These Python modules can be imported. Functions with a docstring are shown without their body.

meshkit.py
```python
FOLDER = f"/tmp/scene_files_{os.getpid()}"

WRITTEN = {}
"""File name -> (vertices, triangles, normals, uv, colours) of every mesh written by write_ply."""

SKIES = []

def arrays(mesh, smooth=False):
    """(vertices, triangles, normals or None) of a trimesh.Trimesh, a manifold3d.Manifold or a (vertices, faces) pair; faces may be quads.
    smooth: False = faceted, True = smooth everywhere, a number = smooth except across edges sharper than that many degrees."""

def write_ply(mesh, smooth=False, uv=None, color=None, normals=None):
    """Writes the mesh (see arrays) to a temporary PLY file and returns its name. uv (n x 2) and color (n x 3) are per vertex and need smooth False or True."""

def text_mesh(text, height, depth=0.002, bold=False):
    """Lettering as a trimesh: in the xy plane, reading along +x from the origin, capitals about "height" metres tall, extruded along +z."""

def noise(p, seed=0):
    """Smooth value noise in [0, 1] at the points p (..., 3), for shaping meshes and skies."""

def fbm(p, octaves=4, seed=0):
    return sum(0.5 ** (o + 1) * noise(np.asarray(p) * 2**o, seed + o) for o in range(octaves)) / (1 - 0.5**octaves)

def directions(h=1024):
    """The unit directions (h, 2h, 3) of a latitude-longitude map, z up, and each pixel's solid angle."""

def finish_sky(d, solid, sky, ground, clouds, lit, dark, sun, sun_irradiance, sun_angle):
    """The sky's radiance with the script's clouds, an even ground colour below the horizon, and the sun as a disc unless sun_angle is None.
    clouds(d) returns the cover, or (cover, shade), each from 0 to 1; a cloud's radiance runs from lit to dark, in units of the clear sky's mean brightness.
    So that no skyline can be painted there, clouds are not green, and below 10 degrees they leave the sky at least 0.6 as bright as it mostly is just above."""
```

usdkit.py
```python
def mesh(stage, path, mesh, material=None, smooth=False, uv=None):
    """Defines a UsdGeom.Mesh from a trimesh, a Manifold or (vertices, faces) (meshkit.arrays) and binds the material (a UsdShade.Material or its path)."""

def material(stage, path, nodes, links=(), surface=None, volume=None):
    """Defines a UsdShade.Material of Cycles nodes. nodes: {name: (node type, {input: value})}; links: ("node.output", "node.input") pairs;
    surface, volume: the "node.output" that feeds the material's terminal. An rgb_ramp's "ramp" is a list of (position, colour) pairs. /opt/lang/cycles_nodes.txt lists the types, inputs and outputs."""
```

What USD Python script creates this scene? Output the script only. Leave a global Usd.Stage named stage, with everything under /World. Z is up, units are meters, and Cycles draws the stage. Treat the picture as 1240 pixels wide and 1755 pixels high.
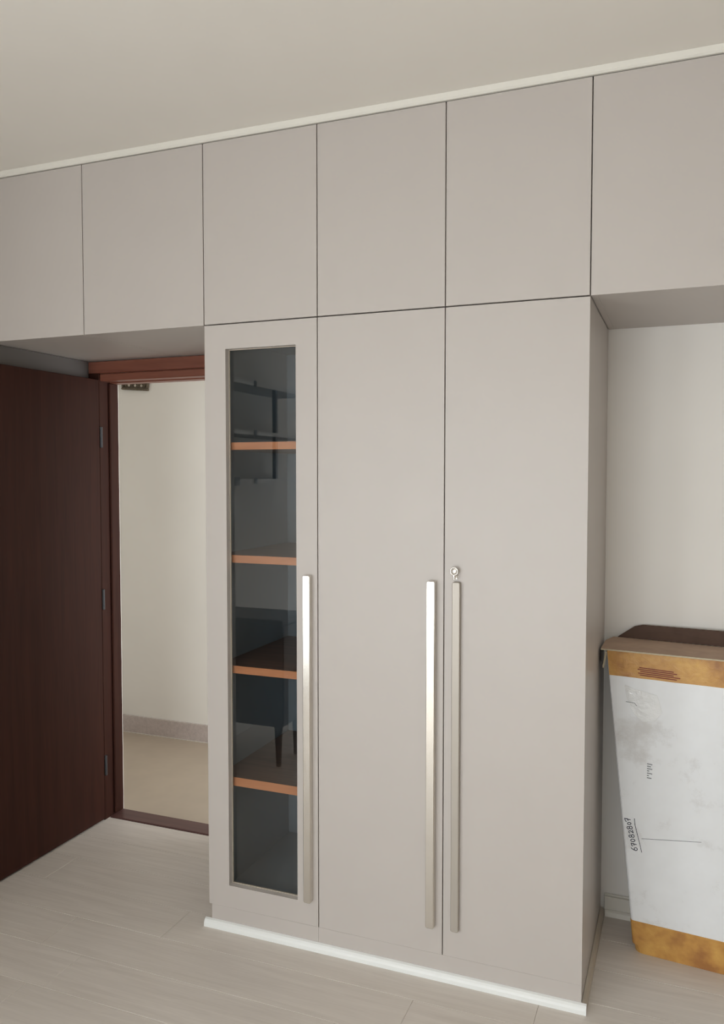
import math, random
import numpy as np, trimesh, manifold3d as m3
from shapely.geometry import LineString, Polygon
from shapely.ops import unary_union
from pxr import Usd, UsdGeom, UsdLux, UsdShade, Gf, Sdf
import usdkit, meshkit

random.seed(7)
stage = Usd.Stage.CreateInMemory()
UsdGeom.SetStageUpAxis(stage, UsdGeom.Tokens.z)
UsdGeom.SetStageMetersPerUnit(stage, 1.0)
UsdGeom.Xform.Define(stage, '/World')
UsdGeom.Scope.Define(stage, '/World/Looks')

# ------------------------------------------------------------------ camera, light, exposure
cam = UsdGeom.Camera.Define(stage, '/World/camera')
F_PX = 1400.64
cam.CreateHorizontalApertureAttr(36.0)
cam.CreateVerticalApertureAttr(36.0 * 1755 / 1240)
cam.CreateFocalLengthAttr(36.0 * F_PX / 1240)
cam.CreateClippingRangeAttr(Gf.Vec2f(0.05, 1000))
cam.CreateExposureAttr(-0.41)
_eye = np.array([1.50432, -2.37173, 1.55573])
_yaw, _pitch = -0.3760, -0.04577
_fw = np.array([math.sin(_yaw) * math.cos(_pitch), math.cos(_yaw) * math.cos(_pitch), math.sin(_pitch)])
_r = np.array([math.cos(_yaw), -math.sin(_yaw), 0.0]); _u = np.cross(_r, _fw)
cam.AddTransformOp().Set(Gf.Matrix4d(*_r, 0, *_u, 0, *(-_fw), 0, *_eye, 1))

# overcast daylight outside
dome = UsdLux.DomeLight.Define(stage, '/World/daylight_sky')
dome.CreateIntensityAttr(1.0); dome.CreateColorAttr(Gf.Vec3f(0.86, 0.93, 1.0))

REAR_Y, LEFT_X, RIGHT_X, CEIL = -4.2, -0.96, 3.4, 2.672
WA = (-0.93, -0.36, 0.22, 1.98)      # narrow rear window x0 x1 z0 z1
WR = (-0.02, 1.47, 0.10, 1.98)       # wide rear window
WL = (-4.0, -2.68, 0.22, 1.98)       # left window y0 y1 z0 z1


def rect(name, pos, rot, w, h, inten, col):
    l = UsdLux.RectLight.Define(stage, '/World/' + name)
    l.CreateWidthAttr(w); l.CreateHeightAttr(h); l.CreateIntensityAttr(inten); l.CreateColorAttr(Gf.Vec3f(*col))
    l.AddTranslateOp().Set(Gf.Vec3d(*pos)); l.AddRotateXYZOp().Set(Gf.Vec3f(*rot))


# daylight arriving at the room's unseen windows, plus an added corridor light with no source in view (a rect light shines along its -z)
rect('daylight_rear_window', (0.27, REAR_Y - 0.30, 1.08), (90, 0, 0), 2.42, 1.9, 7.6, (0.97, 0.985, 1.0))
rect('daylight_left_window', (LEFT_X - 0.30, -3.34, 1.08), (90, 0, -90), 1.32, 1.9, 7.6, (0.97, 0.985, 1.0))
rect('added_corridor_light', (1.22, 1.175, 1.2), (90, 0, 90), 0.7, 1.4, 8.0, (0.97, 0.98, 1.0))

# ------------------------------------------------------------------ helpers
H1, D = 2.0537, 0.5826
X1, X2, X3, XJ = 0.4159, 0.8338, 1.2508, -0.4976


def man(m):
    if isinstance(m, trimesh.Trimesh):
        return m3.Manifold(m3.Mesh(np.asarray(m.vertices, np.float32), np.asarray(m.faces, np.uint32)))
    return m


def tri(m):
    if isinstance(m, trimesh.Trimesh):
        return m
    k = m.to_mesh()
    return trimesh.Trimesh(k.vert_properties[:, :3], k.tri_verts, process=False)


def bx(x0, x1, y0, y1, z0, z1, b=0.0):
    """box with chamfered edges"""
    b = min(b, (x1 - x0) * .45, (y1 - y0) * .45, (z1 - z0) * .45)
    if b <= 0:
        P = [(x, y, z) for x in (x0, x1) for y in (y0, y1) for z in (z0, z1)]
    else:
        P = []
        for x, sx in ((x0, 1), (x1, -1)):
            for y, sy in ((y0, 1), (y1, -1)):
                for z, sz in ((z0, 1), (z1, -1)):
                    P += [(x, y + sy * b, z + sz * b), (x + sx * b, y, z + sz * b), (x + sx * b, y + sy * b, z)]
    return m3.Manifold.hull_points(np.array(P, float))


def union(*ms):
    out = man(ms[0])
    for m in ms[1:]:
        out = out + man(m)
    return out


def cat(*ms):
    return trimesh.util.concatenate([tri(m) for m in ms])


def ext_xz(poly, y0, y1):
    """shapely polygon in x,z extruded from y0 (front) to y1"""
    geoms = getattr(poly, 'geoms', [poly])
    out = []
    for g in geoms:
        t = trimesh.creation.extrude_polygon(g, y1 - y0, engine='earcut')
        v = t.vertices.copy()
        t = trimesh.Trimesh(np.stack([v[:, 0], y1 - v[:, 2], v[:, 1]], 1), t.faces, process=False)
        out.append(t)
    return trimesh.util.concatenate(out)


def prism(profile, axis, a0, a1):
    """2-D profile swept along x (profile in y,z) or y (profile in x,z)"""
    P = np.array(profile, float)
    if axis == 'x':
        pts = [(a, p[0], p[1]) for a in (a0, a1) for p in P]
    elif axis == 'y':
        pts = [(p[0], a, p[1]) for a in (a0, a1) for p in P]
    else:
        pts = [(p[0], p[1], a) for a in (a0, a1) for p in P]
    return m3.Manifold.hull_points(np.array(pts))


def carcass(x0, x1, y0, y1, z0, z1, t=0.018, b=0.0008):
    return cat(bx(x0, x0 + t, y0, y1, z0, z1, b), bx(x1 - t, x1, y0, y1, z0, z1, b),
               bx(x0 + t, x1 - t, y0, y1, z0, z0 + t, b), bx(x0 + t, x1 - t, y0, y1, z1 - t, z1, b),
               bx(x0 + t, x1 - t, y1 - 0.008, y1, z0 + t, z1 - t))


_used = {}


def uname(parent, name):
    k = (parent, name); n = _used.get(k, 0); _used[k] = n + 1
    return f'{parent}/{name}' if n == 0 else f'{parent}/{name}_{n:03d}'


BASE = {}


def tag(prim, label=None, category=None, group=None, kind=None):
    for k, v in (('label', label), ('category', category), ('group', group), ('kind', kind)):
        if v:
            prim.SetCustomDataByKey(k, v)
    return prim


def thing(name, loc, label, category, group=None, kind=None):
    x = UsdGeom.Xform.Define(stage, uname('/World', name))
    x.AddTranslateOp().Set(Gf.Vec3d(*loc))
    BASE[str(x.GetPath())] = np.array(loc, float)
    return tag(x.GetPrim(), label, category, group, kind)


def obj(name, mesh, m, parent=None, label=None, category=None, group=None, kind=None, smooth=False):
    t = tri(mesh)
    root = str(parent.GetPath()) if parent is not None else '/World'
    top = '/'.join(root.split('/')[:3])
    if top in BASE:
        t = t.copy(); t.apply_translation(-BASE[top])
    g = usdkit.mesh(stage, uname(root, name), t, '/World/Looks/' + m, smooth=smooth)
    return tag(g.GetPrim(), label, category, group, kind)


# ------------------------------------------------------------------ materials
def lin(r, g, b):
    f = lambda c: c / 12.92 if c <= 0.04045 else ((c + 0.055) / 1.055) ** 2.4
    return tuple(f(c / 255) for c in (r, g, b))


def mat(name, col, rough=0.5, bump=0.0, bscale=60, bdist=0.001, var=0.0, vscale=3.0, scale=(1, 1, 1), **kw):
    n = {'g': ('geometry', {}), 'mp': ('mapping', {'scale': scale}), 'p': ('principled_bsdf', {'base_color': col, 'roughness': rough, **kw})}
    l = [('g.position', 'mp.vector')]
    if var:
        lo, hi = [c * (1 - var) for c in col], [min(1, c * (1 + var)) for c in col]
        n['n'] = ('noise_texture', {'scale': vscale, 'detail': 4.0, 'roughness': 0.6})
        n['r'] = ('rgb_ramp', {'ramp': [(0.3, lo), (0.7, hi)]})
        l += [('mp.vector', 'n.vector'), ('n.fac', 'r.fac'), ('r.color', 'p.base_color')]
    if bump:
        n['bn'] = ('noise_texture', {'scale': bscale, 'detail': 3.0})
        n['b'] = ('bump', {'strength': bump, 'distance': bdist})
        l += [('mp.vector', 'bn.vector'), ('bn.fac', 'b.height'), ('b.normal', 'p.normal')]
    usdkit.material(stage, '/World/Looks/' + name, n, l, surface='p.BSDF')


GREIGE = (0.53, 0.484, 0.449)
mat('greige_paint', GREIGE, 0.42, bump=0.06, bscale=140, bdist=0.001, var=0.012, vscale=5)
mat('ceiling_paint', (0.84, 0.80, 0.735), 0.9, bump=0.05, bscale=90, var=0.01)
mat('wall_paint', (0.87, 0.84, 0.80), 0.85, bump=0.06, bscale=70, var=0.015, vscale=2)
mat('wall_white', (0.90, 0.87, 0.825), 0.85, bump=0.06, bscale=70, var=0.015, vscale=2)
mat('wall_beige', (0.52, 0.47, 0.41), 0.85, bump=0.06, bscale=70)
mat('corridor_paint', (0.83, 0.80, 0.745), 0.8, bump=0.05, bscale=60, var=0.02, vscale=2)
mat('white_gloss', (0.86, 0.87, 0.85), 0.35, bump=0.03, bscale=80)
mat('cream_trim', (0.78, 0.75, 0.68), 0.5)
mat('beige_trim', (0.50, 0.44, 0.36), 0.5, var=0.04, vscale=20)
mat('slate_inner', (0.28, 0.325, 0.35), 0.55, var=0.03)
mat('plinth_side', (0.42, 0.42, 0.39), 0.6)
mat('skirting_grey', (0.52, 0.45, 0.42), 0.4, var=0.10, vscale=60)
mat('corridor_tile', (0.47, 0.39, 0.30), 0.35, var=0.05, vscale=6)
mat('grout', (0.7, 0.66, 0.6), 0.8)
mat('dark_metal', (0.05, 0.05, 0.055), 0.45)
mat('bronze', (0.10, 0.075, 0.045), 0.5, var=0.4, vscale=60)
mat('alu_white', (0.75, 0.76, 0.77), 0.4)
mat('shelf_grey', (0.30, 0.29, 0.28), 0.5)
mat('shade_grey', (0.17, 0.155, 0.145), 0.6)  # shade tone for the board above the open door
mat('ink', (0.055, 0.06, 0.075), 0.7)
mat('grey_print', (0.27, 0.28, 0.29), 0.7)
mat('red_print', (0.22, 0.035, 0.02), 0.6)
mat('sideboard_dark', (0.14, 0.12, 0.115), 0.5, var=0.15, vscale=12, scale=(1, 1, 6))
mat('shelf_pale', (0.8, 0.79, 0.77), 0.5)
mat('cardboard_tan', (0.48, 0.34, 0.25), 0.85, var=0.10, vscale=14)
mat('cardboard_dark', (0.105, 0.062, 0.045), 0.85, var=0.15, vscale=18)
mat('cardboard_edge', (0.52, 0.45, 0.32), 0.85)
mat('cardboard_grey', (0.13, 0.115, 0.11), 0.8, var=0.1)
mat('steel', (0.72, 0.685, 0.63), 0.20, bump=0.02, bscale=30, scale=(60, 60, 1), metallic=1.0)
mat('steel_filmed', (0.43, 0.39, 0.34), 0.42, bump=0.03, bscale=30, scale=(40, 40, 2), metallic=0.35)
mat('steel_bright', (0.82, 0.79, 0.75), 0.14, metallic=1.0)
mat('clear_tape', (0.74, 0.745, 0.74), 0.12, bump=0.35, bscale=45, bdist=0.004, specular_ior_level=0.9)


def wood(name, c0, c1, rough, axis='x', gscale=9.0, stretch=14.0, bump=0.08, contrast=(0.3, 0.7), spec=0.5):
    s = {'x': (1, stretch, stretch), 'y': (stretch, 1, stretch), 'z': (stretch, stretch, 1)}[axis]
    usdkit.material(stage, '/World/Looks/' + name, {
        'g': ('geometry', {}), 'mp': ('mapping', {'scale': s}),
        'n': ('noise_texture', {'scale': gscale / stretch * 2, 'detail': 6.0, 'roughness': 0.62, 'distortion': 0.6}),
        'r': ('rgb_ramp', {'ramp': [(contrast[0], c0), (contrast[1], c1)]}),
        'b': ('bump', {'strength': bump, 'distance': 0.001}),
        'p': ('principled_bsdf', {'roughness': rough, 'specular_ior_level': spec})},
        [('g.position', 'mp.vector'), ('mp.vector', 'n.vector'), ('n.fac', 'r.fac'), ('r.color', 'p.base_color'),
         ('n.fac', 'b.height'), ('b.normal', 'p.normal')], surface='p.BSDF')


for k, (a, b) in enumerate([((0.66, 0.60, 0.54), (0.77, 0.71, 0.65)), ((0.675, 0.615, 0.555), (0.78, 0.72, 0.66)), ((0.665, 0.605, 0.545), (0.76, 0.70, 0.64))]):
    wood(f'floor_oak_{k}', a, b, 0.46, 'x', gscale=22, stretch=16, bump=0.06)
wood('mahogany', (0.036, 0.0115, 0.0075), (0.056, 0.018, 0.011), 0.6, 'z', gscale=14, spec=0.18)
wood('mahogany_head', (0.19, 0.063, 0.039), (0.27, 0.096, 0.060), 0.38, 'x', gscale=14)
wood('mahogany_sill', (0.088, 0.040, 0.036), (0.125, 0.058, 0.05), 0.42, 'x', gscale=20)
wood('orange_edge', (0.58, 0.20, 0.070), (0.72, 0.27, 0.105), 0.5, 'x', gscale=16)
wood('shelf_wood', (0.16, 0.085, 0.055), (0.24, 0.13, 0.085), 0.42, 'x', gscale=14)  # dark brown has the shade on the shelf tops mixed in

# smoked pane: tinted, lets light through, mirrors by fresnel
usdkit.material(stage, '/World/Looks/smoked_glass', {
    't': ('transparent_bsdf', {'color': (0.885, 0.91, 0.925)}), 'g': ('glossy_bsdf', {'color': (1.0, 0.975, 0.95), 'roughness': 0.0}),
    'f': ('fresnel', {'IOR': 1.5}), 'ge': ('geometry', {}), 'fb': ('math', {'math_type': 'subtract', 'value1': 1.0}),
    'fm': ('math', {'math_type': 'multiply'}), 'f2': ('math', {'math_type': 'multiply', 'value2': 1.9, 'use_clamp': True}), 'm': ('mix_closure', {})},
    [('ge.backfacing', 'fb.value2'), ('f.fac', 'fm.value1'), ('fb.value', 'fm.value2'), ('fm.value', 'f2.value1'), ('f2.value', 'm.fac'), ('t.BSDF', 'm.closure1'), ('g.BSDF', 'm.closure2')], surface='m.closure')
usdkit.material(stage, '/World/Looks/window_glass', {
    't': ('transparent_bsdf', {'color': (0.97, 0.98, 0.98)}), 'g': ('glossy_bsdf', {'color': (1, 1, 1), 'roughness': 0.0}),
    'f': ('fresnel', {'IOR': 1.45}), 'ge': ('geometry', {}), 'fb': ('math', {'math_type': 'subtract', 'value1': 1.0}),
    'fm': ('math', {'math_type': 'multiply'}), 'm': ('mix_closure', {})},
    [('ge.backfacing', 'fb.value2'), ('f.fac', 'fm.value1'), ('fb.value', 'fm.value2'), ('fm.value', 'm.fac'), ('t.BSDF', 'm.closure1'), ('g.BSDF', 'm.closure2')], surface='m.closure')
# glossy brown packing tape over card
usdkit.material(stage, '/World/Looks/brown_tape', {
    'g': ('geometry', {}), 'n': ('noise_texture', {'scale': 11.0, 'detail': 3.0, 'roughness': 0.6}),
    'r': ('rgb_ramp', {'ramp': [(0.32, (0.36, 0.16, 0.05)), (0.5, (0.54, 0.28, 0.075)), (0.7, (0.66, 0.38, 0.105))]}),
    'bn': ('noise_texture', {'scale': 45.0, 'detail': 3.0, 'distortion': 1.0}), 'b': ('bump', {'strength': 0.35, 'distance': 0.003}),
    'p': ('principled_bsdf', {'roughness': 0.36, 'specular_ior_level': 0.35})},
    [('g.position', 'n.vector'), ('n.fac', 'r.fac'), ('r.color', 'p.base_color'), ('g.position', 'bn.vector'), ('bn.fac', 'b.height'), ('b.normal', 'p.normal')], surface='p.BSDF')
# white printed card with scuffs
usdkit.material(stage, '/World/Looks/white_card', {
    'g': ('geometry', {}), 'n': ('noise_texture', {'scale': 7.0, 'detail': 6.0, 'roughness': 0.65}),
    'r': ('rgb_ramp', {'ramp': [(0.30, (0.64, 0.63, 0.62)), (0.47, (0.80, 0.81, 0.82)), (0.8, (0.84, 0.855, 0.87))]}),
    'bn': ('noise_texture', {'scale': 10.0, 'detail': 2.0}), 'b': ('bump', {'strength': 0.25, 'distance': 0.008}),
    'p': ('principled_bsdf', {'roughness': 0.42})},
    [('g.position', 'n.vector'), ('n.fac', 'r.fac'), ('r.color', 'p.base_color'), ('g.position', 'bn.vector'), ('bn.fac', 'b.height'), ('b.normal', 'p.normal')], surface='p.BSDF')

# ------------------------------------------------------------------ the setting
# bedroom floor: planks laid along x
fl = thing('floor', (0, 0, 0), 'pale greige wood-effect plank floor of the bedroom', 'floor', kind='structure')
obj('underlay', bx(LEFT_X, RIGHT_X, REAR_Y, 0.6005, -0.05, -0.012), 'grout', fl)
PW, PL = 0.178, 1.24
row, y1 = 0, 0.6005
while y1 > REAR_Y + 0.01:
    y0 = max(REAR_Y, (0.6005 - 0.5 * 0.0 if row == 0 else y1) - (0.1925 if row == 0 else PW))
    x = LEFT_X - random.uniform(0.1, 1.1)
    while x < RIGHT_X:
        a, b = max(x, LEFT_X), min(x + PL, RIGHT_X)
        if b - a > 0.03:
            obj('plank', bx(a + 0.0002, b - 0.0002, y0 + 0.0002, y1 - 0.0002, -0.012, 0.0 - random.random() * 0.0002, 0.0012), f'floor_oak_{random.randrange(3)}', fl)
        x += PL
    y1 = y0; row += 1

obj('ceiling', bx(LEFT_X - 0.1, RIGHT_X + 0.1, REAR_Y - 0.1, 0.70, CEIL, CEIL + 0.1), 'ceiling_paint', label='plain pale warm grey ceiling of the bedroom', category='ceiling', kind='structure')
obj('wall_back', union(bx(LEFT_X, -0.90, D + .002, 0.70, -0.05, CEIL), bx(-0.90, -0.08, D + .002, 0.70, 1.985, CEIL), bx(-0.08, RIGHT_X, D + .002, 0.70, -0.05, CEIL)) - bx(-0.9, -0.08, D - .01, 0.71, -0.06, 1.985),
    'wall_white', label='pale wall behind the wardrobe with the corridor doorway in it', category='wall', kind='structure')
obj('wall_left', bx(LEFT_X - 0.12, LEFT_X, REAR_Y - 0.12, 0.70, -0.05, CEIL) - bx(LEFT_X - 0.2, LEFT_X + 0.1, WL[0], WL[1], WL[2], WL[3]),
    'wall_paint', label='pale side wall beside the open brown door', category='wall', kind='structure')
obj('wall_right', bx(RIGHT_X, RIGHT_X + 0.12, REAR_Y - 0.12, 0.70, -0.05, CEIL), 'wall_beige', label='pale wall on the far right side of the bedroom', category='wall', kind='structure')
obj('wall_rear', bx(LEFT_X, RIGHT_X, REAR_Y - 0.12, REAR_Y, -0.05, CEIL) - bx(WR[0], WR[1], REAR_Y - 0.2, REAR_Y + 0.1, WR[2], WR[3]) - bx(WA[0], WA[1], REAR_Y - 0.2, REAR_Y + 0.1, WA[2], WA[3]),
    'wall_paint', label='pale wall with two windows facing the wardrobe', category='wall', kind='structure')


def window(name, along, a0, a1, z0, z1, pos, label):
    """an aluminium window; along 'x' (in a wall y = pos) or 'y' (in a wall x = pos)"""
    loc = (a0, pos - 0.06, z0) if along == 'x' else (pos - 0.06, a0, z0)
    w = thing(name, loc, label, 'window', kind='structure')
    P = (lambda a, b, c, d, q0, q1, ch=.003: bx(a, b, pos + q0, pos + q1, c, d, ch)) if along == 'x' else (lambda a, b, c, d, q0, q1, ch=.003: bx(pos + q0, pos + q1, a, b, c, d, ch))
    f = 0.05
    fr = (P(a0, a1, z0, z1, -.09, -.04) - P(a0 + f, a1 - f, z0 + f, z1 - f, -.2, .1, 0))
    obj('window_frame', fr, 'alu_white', w)
    n = 3 if a1 - a0 > 1.6 else 2 if a1 - a0 > 1 else 1
    for k in range(1, n):
        c = a0 + (a1 - a0) * k / n
        obj('mullion', P(c - .022, c + .022, z0 + f, z1 - f, -.085, -.045), 'alu_white', w)
    for k in range(n):
        b0, b1 = a0 + (a1 - a0) * k / n, a0 + (a1 - a0) * (k + 1) / n
        obj('pane', P(b0 + (f if k == 0 else .022), b1 - (f if k == n - 1 else .022), z0 + f, z1 - f, -.067, -.062, 0), 'window_glass', w)


window('window_1', 'x', WR[0], WR[1], WR[2], WR[3], REAR_Y, 'wide white-framed window in the wall opposite the wardrobe')
window('window_3', 'x', WA[0], WA[1], WA[2], WA[3], REAR_Y, 'narrow white-framed window in the corner opposite the wardrobe')
window('window_2', 'y', WL[0], WL[1], WL[2], WL[3], LEFT_X, 'white-framed window in the left side wall')

# corridor beyond the doorway
CY = 1.655
obj('floor_corridor', bx(-1.70, 1.10, 0.70, CY, -0.05, 0.0), 'corridor_tile', label='tan tiled corridor floor seen through the doorway', category='floor', kind='structure')
obj('wall_corridor_far', bx(-1.77, 1.20, CY, CY + 0.1, -0.05, CEIL), 'corridor_paint', label='off-white far wall of the corridor seen through the doorway', category='wall', kind='structure')
obj('wall_corridor_left', bx(-1.77, -1.65, 0.60, CY, -0.05, CEIL), 'corridor_paint', label='corridor end wall hidden mostly behind the door jamb', category='wall', kind='structure')
obj('wall_corridor_near', bx(-1.65, LEFT_X - 0.12, 0.60, 0.70, -0.05, CEIL), 'corridor_paint', label='near corridor wall left of the doorway', category='wall', kind='structure')
obj('wall_corridor_right', bx(1.10, 1.20, 0.70, CY, -0.05, CEIL) - bx(1.0, 1.3, 0.82, 1.53, 0.5, 1.9), 'corridor_paint', label='corridor end wall with an added opening for the corridor light', category='wall', kind='structure')
obj('ceiling_corridor', bx(-1.77, 1.20, 0.70, CY + 0.1, CEIL, CEIL + 0.1), 'ceiling_paint', label='corridor ceiling beyond the doorway', category='ceiling', kind='structure')
bc = thing('baseboard_corridor', (-1.65, CY - .012, 0), 'grey-brown stone skirting along the corridor wall', 'baseboard', kind='structure')
obj('skirting', bx(-1.645, 1.10, CY - 0.012, CY - .0003, 0.004, 0.104, 0.0015), 'skirting_grey', bc)
obj('joint', bx(-1.65, 1.10, CY - 0.0145, CY - .0003, 0.0, 0.0042, 0.0006), 'grout', bc, label='pale grout line at the foot of the skirting')

# baseboard right of the wardrobe (two steps)
bb = thing('baseboard_back', (X3 + 0.01, D, 0), 'pale grey baseboard between wardrobe and cardboard box', 'baseboard', kind='structure')
obj('board', bx(X3 + 0.012, RIGHT_X - .002, D - 0.012, D + .0015, 0.0, 0.066, 0.002), 'cream_trim', bb)
obj('cap_strip', bx(X3 + 0.012, RIGHT_X - .002, D - 0.007, D + .0015, 0.0662, 0.074, 0.002), 'cream_trim', bb)
obj('shoe_strip', prism([(D - .024, 0), (D - .0122, 0), (D - .0122, .022), (D - .016, .021), (D - .021, .016)], 'x', X3 + .016, RIGHT_X - .002), 'cream_trim', bb)

# moulding round the foot of the wardrobe and along the ceiling
qr = [(0, 0), (-.0135, 0), (-.0135, .012), (-.0115, .019), (-.007, .025), (0, .028)]
obj('trim_1', prism([(-.0003 + a, b) for a, b in qr], 'x', -0.012, X3 + 0.0145), 'white_gloss', label='glossy white quarter-round moulding along the wardrobe front', category='moulding', kind='structure')
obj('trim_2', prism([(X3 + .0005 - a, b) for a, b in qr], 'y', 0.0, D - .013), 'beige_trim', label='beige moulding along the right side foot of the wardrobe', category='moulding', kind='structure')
obj('trim_3', prism([(.004, 2.6515), (-.006, 2.6515), (-.010, 2.656), (-.012, CEIL - .0005), (.004, CEIL - .0005)], 'x', LEFT_X + .001, 1.85), 'cream_trim', label='thin cream strip where the overhead cabinets meet the ceiling', category='trim', kind='structure')

# door frame and open leaf
tr = thing('trim_4', (-0.93, 0.60, 0), 'red-brown wooden frame of the corridor doorway', 'door frame', kind='structure')
obj('head_casing', bx(LEFT_X + .001, -0.004, 0.566, 0.5845, 2.000, H1 - .002, 0.003), 'mahogany_head', tr)
obj('head_stop', bx(-0.905, -0.004, 0.576, 0.640, 1.9675, 1.9995, 0.004), 'mahogany_head', tr)
obj('head_lining', bx(-0.90, -0.082, 0.640, 0.698, 1.963, 1.984, 0.002), 'mahogany_head', tr)
obj('jamb', union(bx(-0.958, -0.8995, 0.568, 0.698, 0.0, 1.9995, 0.002)), 'mahogany', tr)
obj('jamb_stop', bx(-0.8993, -0.888, 0.628, 0.665, 0.012, 1.962, 0.003), 'mahogany', tr)
obj('jamb', bx(-0.0805, -0.02, 0.5845, 0.698, 0.0, 1.962, 0.003), 'mahogany', tr)
obj('sill', union(bx(-0.899, -0.082, 0.601, 0.692, -0.01, 0.006, 0.002)), 'mahogany_sill', tr, label='dull red-brown wooden door sill')
obj('trim_5', bx(LEFT_X + .0005, LEFT_X + .008, 0.022, 0.5655, 0.9, H1 - .001, .001), 'shade_grey', label='added dark grey board standing in for shade on the side wall above the open door', category='trim', kind='structure')  # added board, its dark colour paints the shade on the pale side wall
dr = thing('door_1', (-0.92, 0.565, 0), 'dark brown wooden door standing wide open against the left wall', 'door', kind='structure')
obj('leaf', bx(-0.940, -0.8975, -0.215, 0.565, 0.007, 1.972, 0.002), 'mahogany', dr)
for z in (0.25, 1.0, 1.72):
    obj('hinge', trimesh.creation.cylinder(radius=.006, height=.09, sections=16, transform=trimesh.transformations.translation_matrix((-0.8945, 0.5725, z))), 'dark_metal', dr, smooth=40)

# ------------------------------------------------------------------ overhead cabinets
G = 0.0015
ends = [(LEFT_X + .002, XJ), (XJ, 0.0), (0.0, X1), (X1, X2), (X2, X3), (X3, 1.80)]
labs = ['narrow-looking overhead cabinet at the far left end above the open brown door',
        'overhead cabinet spanning the doorway, left of the one above the glass door',
        'overhead cabinet directly above the smoked glass door',
        'overhead cabinet above the middle wardrobe door that has no key',
        'overhead cabinet above the wardrobe door with the key',
        'overhead cabinet at the right end above the cardboard box']
for k, ((a, b), lab) in enumerate(zip(ends, labs)):
    t = thing('overhead_cabinet', ((a + b) / 2, D / 2, H1), 'greige ' + lab, 'cabinet', 'overhead cabinets below the ceiling')
    zb = H1 + .0018
    obj('body', carcass(a + .0008, b - .0008, 0.0205, D, zb + (0 if 2 <= k <= 4 else -.0012), 2.650), 'greige_paint', t)
    obj('door', bx(a + G, b - G, 0.0, 0.0200, zb if 2 <= k <= 4 else H1, 2.6495, 0.0008), 'greige_paint', t)

# ------------------------------------------------------------------ handles
def handle(xc, z0, z1, w, dep):
    h = w / 2
    poly = Polygon([(xc - h, z0), (xc + h, z0), (xc + h, z1), (xc - h, z1)]).buffer(-.006).buffer(.006, quad_segs=4)
    inner = poly.buffer(-.0018)
    a, b = man(ext_xz(poly, -dep + .0018, 0.0)), man(ext_xz(inner, -dep, 0.0))
    return m3.Manifold.batch_hull([a, b])


# glazed bookcase
bk = thing('glazed_bookcase', (X1 / 2, D / 2, 0), 'tall greige cabinet with a smoked glass door and wooden shelves inside', 'cabinet')
zt = H1 - .0022
DT = 0.032
o = obj('body', cat(bx(0.0005, 0.0175, DT + .0006, D, 0.0785, zt, .0006), bx(X1 - .018, X1 - .0006, DT + .0006, D, 0.0785, zt, .0006),
              bx(0.0175, X1 - .018, DT + .0006, D, zt - .018, zt, .0006)), 'greige_paint', bk)
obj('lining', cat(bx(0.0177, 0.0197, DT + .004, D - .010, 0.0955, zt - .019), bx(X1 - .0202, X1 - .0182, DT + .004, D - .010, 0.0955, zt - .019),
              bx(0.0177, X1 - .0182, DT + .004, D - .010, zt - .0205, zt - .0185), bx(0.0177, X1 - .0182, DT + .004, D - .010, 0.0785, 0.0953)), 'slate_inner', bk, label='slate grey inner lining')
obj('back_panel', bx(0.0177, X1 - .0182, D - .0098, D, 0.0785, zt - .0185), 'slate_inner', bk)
obj('plinth', bx(0.0125, X1 - .0003, 0.0, D - .01, 0.0, 0.0779, .0002), 'greige_paint', bk)
fx0, fx1, fz0, fz1 = 0.0815, 0.3400, 0.1545, 1.9710
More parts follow.
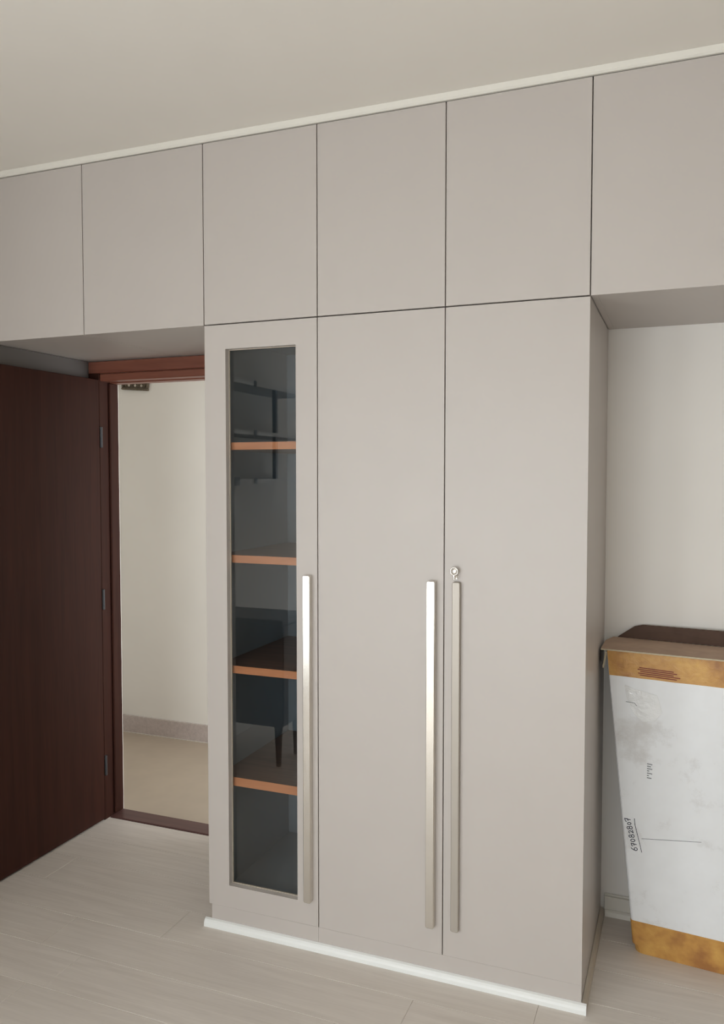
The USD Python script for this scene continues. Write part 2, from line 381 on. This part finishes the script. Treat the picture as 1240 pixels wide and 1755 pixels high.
door = (bx(G, X1 - G, 0.0, DT, 0.0780, zt, 0.0004) - bx(fx0, fx1, -.01, DT + .01, fz0, fz1))
dp = obj('door', door, 'greige_paint', bk)
obj('glass_pane', bx(fx0 + .0002, fx1 - .0002, .0265, .0305, fz0 + .0002, fz1 - .0002), 'smoked_glass', dp, label='smoked glass pane')
obj('glazing_bead', bx(fx0 + .0002, fx1 - .0002, .0215, .0263, fz0 + .0002, fz1 - .0002) - bx(fx0 + .0022, fx1 - .0022, .0, .04, fz0 + .0022, fz1 - .0022), 'beige_trim', dp, label='grey glazing bead round the pane')
obj('handle', handle(0.3835, 0.1610, 1.2335, .0262, .021), 'steel', dp, label='long brushed steel bar handle')
for zt_, th in ((1.664, .025), (1.283, .026), (0.904, .026), (0.517, .030)):
    s = obj('shelf', bx(0.0200, X1 - .0205, 0.0405, D - .012, zt_ - th, zt_, .0006), 'shelf_wood', bk)
    obj('edge_band', bx(0.0200, X1 - .0205, 0.0385, 0.0403, zt_ - th, zt_, .0004), 'orange_edge', s, label='orange-brown wooden front edge')

# two-door wardrobe
wd = thing('wardrobe', ((X1 + X3) / 2, D / 2, 0), 'tall greige two-door wardrobe with long steel bar handles side by side', 'wardrobe')
obj('body', carcass(X1 + .0006, X3 - .0004, 0.0224, D, 0.0785, zt), 'greige_paint', wd)
obj('plinth', bx(X1 + .0003, X3 - .0004, 0.0, D - .01, 0.0, 0.0779, .0002), 'greige_paint', wd)
d1 = obj('door', bx(X1 + G, X2 - G, 0.0, 0.022, 0.0780, zt, .0004), 'greige_paint', wd)
obj('handle', handle(0.7975, 0.1630, 1.2355, .0270, .021), 'steel', d1, label='long brushed steel bar handle')
d2 = obj('door', bx(X2 + G, X3, 0.0, 0.022, 0.0780, zt, .0004), 'greige_paint', wd)
obj('handle', handle(0.8745, 0.1640, 1.2350, .0245, .015), 'steel_filmed', d2, label='long steel bar handle, duller than the others')
obj('lock', trimesh.creation.cylinder(radius=.0075, height=.004, sections=28, transform=trimesh.transformations.translation_matrix((0.8705, -.0018, 1.250)) @ trimesh.transformations.rotation_matrix(math.pi / 2, [1, 0, 0])), 'steel_bright', d2, smooth=40)

# the key in the lock: collar, shank and round bow
ky = thing('key', (0.8705, -.012, 1.250), 'small shiny key with a round bow above the rightmost handle', 'key')
RX = trimesh.transformations.rotation_matrix(math.pi / 2, [1, 0, 0])
TM = trimesh.transformations.translation_matrix
tor = trimesh.creation.torus(major_radius=.0112, minor_radius=.0021, major_sections=36, minor_sections=12)
tor.apply_transform(TM((0.8695, -.017, 1.2675)) @ RX)
web = trimesh.creation.icosphere(3, 1.0); web.apply_scale((.0070, .0022, .0085)); web.apply_transform(TM((0.8705, -.0165, 1.2675)) @ trimesh.transformations.rotation_matrix(math.radians(25), [0, 1, 0]))
obj('bow', tor, 'steel', ky, smooth=40)
obj('bow_web', web, 'steel_bright', ky, smooth=40)
obj('shank', cat(trimesh.creation.cylinder(radius=.0032, height=.0135, sections=20, transform=TM((0.8705, -.0109, 1.250)) @ RX),
                 trimesh.creation.cylinder(radius=.0044, height=.012, sections=20, transform=TM((0.8700, -.0165, 1.2500))),
                 trimesh.creation.cylinder(radius=.0060, height=.0025, sections=24, transform=TM((0.8700, -.0165, 1.2530)))), 'steel_bright', ky, smooth=40)

# ------------------------------------------------------------------ cardboard box beside the wardrobe
YAW = math.radians(-6.0)
B0 = np.array([1.372, 0.372]); E1 = np.array([math.cos(YAW), math.sin(YAW)]); N1 = np.array([math.sin(YAW), -math.cos(YAW)])


def fr(u, z, d=0.0):
    """point on the box's front face: u metres along it from the lower left corner, height z, d metres out of it"""
    p = B0 + E1 * u + N1 * d
    return (p[0], p[1], z)


def left_u(z):
    return -0.0975 * (z / 0.985)


def right_u(z):
    return 0.36 + 0.05 * (z / 0.985)


bxo = thing('cardboard_box', (1.56, 0.46, 0), 'tall white cardboard box with brown tape and open flaps right of the wardrobe', 'box')


def ring(z, off, depth0, depth1, r):
    a, b = left_u(z) + off, right_u(z) - off
    poly = Polygon([(a, depth0), (b, depth0), (b, depth1), (a, depth1)]).buffer(-r).buffer(r, quad_segs=5)
    return [fr(u, z, -d) for u, d in list(poly.exterior.coords)[:-1]]


def slab(z0, z1, off, d0, d1, r0, r1):
    return m3.Manifold.hull_points(np.array(ring(z0, off, d0, d1, r0) + ring(z1, off, d0, d1, r1)))


DEP = 0.185
outer = union(slab(0.0, 0.028, 0.004, 0.002, DEP, .030, .018), slab(0.0275, 0.984, 0, 0, DEP, .012, .004))
outer = outer - slab(0.03, 1.05, 0.006, .006, DEP - .006, .01, .004)
obj('body', outer, 'white_card', bxo)


def on_front(poly, d0=0.0003, d1=0.0012):
    """a flat shape (u, z) laid on the front face"""
    out = []
    for g in getattr(poly, 'geoms', [poly]):
        t = trimesh.creation.extrude_polygon(g, d1 - d0, engine='earcut')
        v = np.array([fr(p[0], p[1], d0 + p[2]) for p in t.vertices])
        t = trimesh.Trimesh(v, t.faces, process=False); t.fix_normals()
        out.append(t)
    return trimesh.util.concatenate(out)


def band(z0, z1, dz, wob=0.0):
    rn = random.Random(3)
    top = [(left_u(z1) + .002 + (right_u(z1) - left_u(z1) - .004) * k / 10, z1 + wob * rn.uniform(-1, 1)) for k in range(11)]
    bot = [(left_u(z0) + .002 + (right_u(z0) - left_u(z0) - .004) * k / 10, z0 + dz * k / 10 + wob * rn.uniform(-1, 1)) for k in range(11)]
    return Polygon(top + bot[::-1])


obj('tape_band', on_front(band(0.903, 0.983, -0.004, .0008)), 'brown_tape', bxo, label='brown packing tape round the top edge')
lowtape = union(*[slab(z0, z1, o - .0012, d - .0012, DEP + .0012, a, b) for z0, z1, o, d, a, b in ((0.0, 0.028, 0.004, 0.002, .030, .018), (0.0275, 0.104, 0, 0, .012, .0115))]) - outer - slab(0.03, 1.05, 0.004, .004, DEP - .004, .01, .004)
obj('tape_band', lowtape, 'brown_tape', bxo, label='brown packing tape round the foot')
# overlapping shorter tape pieces on the top band
obj('tape_patch', on_front(Polygon([(-.066, .943), (-.035, .942), (-.034, .981), (-.066, .982)]), .0013, .0019), 'brown_tape', bxo)
obj('tape_patch', on_front(Polygon([(-.083, .906), (-.018, .903), (-.018, .926), (-.05, .929), (-.084, .931)]), .0013, .0019), 'brown_tape', bxo)
# flaps
tz = 0.9855
ftop = m3.Manifold.hull_points(np.array([(1.2575, .374, tz), (1.2575, .374, tz + .0035), (1.786, .318, tz), (1.786, .318, tz + .0035), (1.2620, .50, tz + .004), (1.2620, .50, tz + .0075), (1.283, .562, tz + .006), (1.283, .562, tz + .0095), (1.80, .515, tz), (1.80, .515, tz + .0035)]))
obj('top_flap', ftop, 'cardboard_tan', bxo, label='tan top flap folded nearly level')
obj('flap_edge', m3.Manifold.hull_points(np.array([(x, y + dy, z) for x, y in ((1.258, .3728), (1.786, .3168)) for dy in (-.0012, 0) for z in (tz - .0005, tz + .0042)])), 'cardboard_edge', bxo, label='pale raw edge of the top flap')
rear = [(1.296, .5625, .995), (1.322, .5655, 1.014), (1.352, .569, 1.0345), (1.378, .571, 1.041), (1.79, .545, 1.038), (1.80, .518, .991)]
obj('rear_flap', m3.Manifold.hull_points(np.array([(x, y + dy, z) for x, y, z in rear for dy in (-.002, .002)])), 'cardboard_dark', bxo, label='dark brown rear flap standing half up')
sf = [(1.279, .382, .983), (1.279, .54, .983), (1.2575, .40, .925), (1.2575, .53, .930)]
obj('side_flap', m3.Manifold.hull_points(np.array([(x + dx, y, z) for x, y, z in sf for dx in (-.0015, .0015)])), 'cardboard_grey', bxo, label='dark grey side flap folded down against the wardrobe')
obj('flap_strip', m3.Manifold.hull_points(np.array([(x + dx, y, z) for x, y, z in ((1.2715, .381, .978), (1.2765, .381, .978), (1.2625, .392, .922), (1.2665, .392, .922)) for dx in (-.0006, .0006)] + [(1.2715, .384, .978), (1.2625, .395, .922)])), 'cardboard_edge', bxo, label='torn pale strip hanging at the side flap')


# handwriting up the left edge
def arc(cx, cy, rx, ry, a0, a1, n=14):
    return [(cx + rx * math.cos(math.radians(a0 + (a1 - a0) * k / n)), cy + ry * math.sin(math.radians(a0 + (a1 - a0) * k / n))) for k in range(n + 1)]


GL = {'6': [[(.72, 1.0), (.35, .72), (.12, .35)] + arc(.42, .26, .30, .26, 170, 530)],
      '7': [[(.05, .80), (.15, .95), (.80, 1.0), (.55, .5), (.38, 0)], [(.22, .45), (.72, .55)]],
      '0': [arc(.42, .5, .34, .44, 60, 425)],
      '8': [arc(.42, .74, .27, .25, -90, 270) + arc(.42, .25, .33, .25, 90, -275)],
      '2': [arc(.40, .70, .32, .28, 165, -30) + [(.08, .04), (.85, .10)]]}
TXT0, ANG, HT = np.array([0.0100, 0.337]), math.radians(104.0), 0.0170
ca, sa = math.cos(ANG), math.sin(ANG)
strokes, adv = [], 0.0
for ch, s in zip('67082807', (1.1, 0.9, .9, 1.0, .85, 1.0, .75, 1.0)):
    for pl in GL[ch]:
        strokes.append(LineString([TXT0 + HT * s * np.array([ca * (x * .82) - sa * y, sa * (x * .82) + ca * y]) + adv * np.array([ca, sa]) for x, y in pl]).buffer(.00115, quad_segs=3))
    adv += HT * s * .82 * 1.06
obj('handwriting', on_front(unary_union(strokes), .0004, .0008), 'ink', bxo, label='handwritten number 67082807 running up the left edge')
obj('underline', on_front(LineString([(.0222, .335), (.0150, .365), (.0070, .395), (.0005, .420), (-.0020, .441)]).buffer(.0009), .0004, .0008), 'ink', bxo, label='pen line beside the handwritten number')
obj('print_line', on_front(LineString([(.021, .3800), (.20, .4060)]).buffer(.0008, cap_style=2), .0004, .0008), 'grey_print', bxo)
for z, w in ((.628, .016), (.6205, .012), (.613, .016), (.6055, .007), (.598, .016), (.5905, .006), (.583, .014)):
    obj('small_print', on_front(LineString([(.0345, z), (.0345 + w, z - w * .05)]).buffer(.0016, cap_style=2), .0004, .0008), 'grey_print', bxo)
for z, a, b in ((.9375, .006, .11), (.9315, .001, .12), (.9255, .009, .11), (.9195, .003, .13), (.9135, .008, .12)):
    obj('red_print', on_front(LineString([(a, z), (b, z - .004)]).buffer(.0014, cap_style=2), .0021, .0025), 'red_print', bxo)
obj('tape_scrap', on_front(Polygon([(-.036, .872), (-.012, .862), (.02, .858), (.06, .850), (.075, .80), (.055, .772), (.02, .765), (-.01, .79), (-.028, .832)]).buffer(.003), .0004, .0012), 'clear_tape', bxo, label='shiny crumpled clear tape on the card')
obj('tear_line', on_front(LineString([(-.033, .8215), (-.008, .8205), (.000, .812)]).buffer(.0011), .0013, .0017), 'grey_print', bxo)

# ------------------------------------------------------------------ ornament on the corridor wall
orn = thing('wall_ornament', (-1.52, CY - .02, 2.06), 'dark patterned plaque high on the corridor wall, cut off by the door head', 'ornament')
ox0, ox1, oz0, oz1 = -1.612, -1.425, 2.052, 2.20
T = trimesh.transformations.rotation_matrix(math.radians(4.5), [0, 1, 0], ((ox0 + ox1) / 2, CY, 2.06))


def rot(m):
    t = tri(m).copy(); t.apply_transform(T); return t


obj('backing', rot(bx(ox0 + .004, ox1 - .004, CY - .010, CY - .001, oz0 + .004, oz1 - .004, .001)), 'bronze', orn)
for a, b, c, d in ((ox0, ox1, oz0, oz0 + .014), (ox0, ox1, oz1 - .014, oz1), (ox0, ox0 + .012, oz0 + .014, oz1 - .014), (ox1 - .012, ox1, oz0 + .014, oz1 - .014)):
    obj('rim', rot(bx(a, b, CY - .020, CY - .001, c, d, .003)), 'bronze', orn)
for k in range(7):
    for j in range(5):
        cx_, cz_ = ox0 + .027 + k * .0222, oz0 + .028 + j * .0232
        s = trimesh.creation.icosphere(1, .0085); s.apply_scale((1, .6, 1)); s.apply_translation((cx_, CY - .0115, cz_))
        obj('boss', rot(s), 'beige_trim' if (k + j) % 2 else 'bronze', orn, smooth=True)

# ------------------------------------------------------------------ furniture along the left wall, seen mirrored in the glass
sb = thing('side_cabinet', (-0.70, -1.51, 0), 'dark narrow side cabinet on tapered legs, mirrored in the glass door', 'cabinet')
SX0, SX1, SY0, SY1 = LEFT_X + .015, -0.445, -1.66, -1.367
obj('body', bx(SX0, SX1, SY0, SY1, 0.222, 0.77, .004), 'sideboard_dark', sb)
obj('top_board', bx(SX0, SX1 + .012, SY0 - .012, SY1 + .012, 0.7705, 0.795, .004), 'sideboard_dark', sb)
for x, y in ((SX0 + .04, SY1 - .041), (SX1 - .041, SY1 - .041), (SX0 + .04, SY0 + .041), (SX1 - .041, SY0 + .041)):
    obj('leg', trimesh.creation.revolve([(0, 0), (.010, 0), (.0135, .004), (.022, .2215), (0, .2215)], sections=20, transform=TM((x, y, 0))), 'sideboard_dark', sb, smooth=40)
for k in range(2):
    a = SY0 + .008 + k * .1395
    d = obj('door', bx(SX1 + .0003, SX1 + .010, a, a + .1365, .24, .76, .002), 'sideboard_dark', sb)
    obj('knob', trimesh.creation.icosphere(2, .012).apply_translation((SX1 + .019, a + (.115 if k == 0 else .021), .50)), 'dark_metal', d, smooth=True)
ws = thing('wall_shelf', (-0.83, -1.8, 1.5), 'open wall shelf with dark uprights, mirrored in the glass door', 'wall shelf')
for z in (2.055, 1.785, 1.520):
    obj('board', bx(LEFT_X + .001, -0.712, -2.32, -1.30, z - .010, z + .010, .002), 'shelf_grey', ws)
    obj('board_edge', bx(-0.7118, -0.707, -2.32, -1.30, z - .011, z + .011, .001), 'shelf_pale', ws, label='pale front edge strip')
    for y in (-1.57,):
        obj('clip', bx(-0.7068, -0.700, y - .012, y + .012, z - .016, z + .016, .001), 'dark_metal', ws)
for y in (-1.84,):
    obj('upright', bx(-0.735, -0.714, y - .014, y + .014, 1.531, 1.774, .001), 'dark_metal', ws)
    obj('upright', bx(-0.735, -0.714, y - .014, y + .014, 1.796, 2.044, .001), 'dark_metal', ws)
obj('end_block', bx(-0.7068, -0.690, -1.375, -1.325, 1.497, 1.542, .002), 'dark_metal', ws)
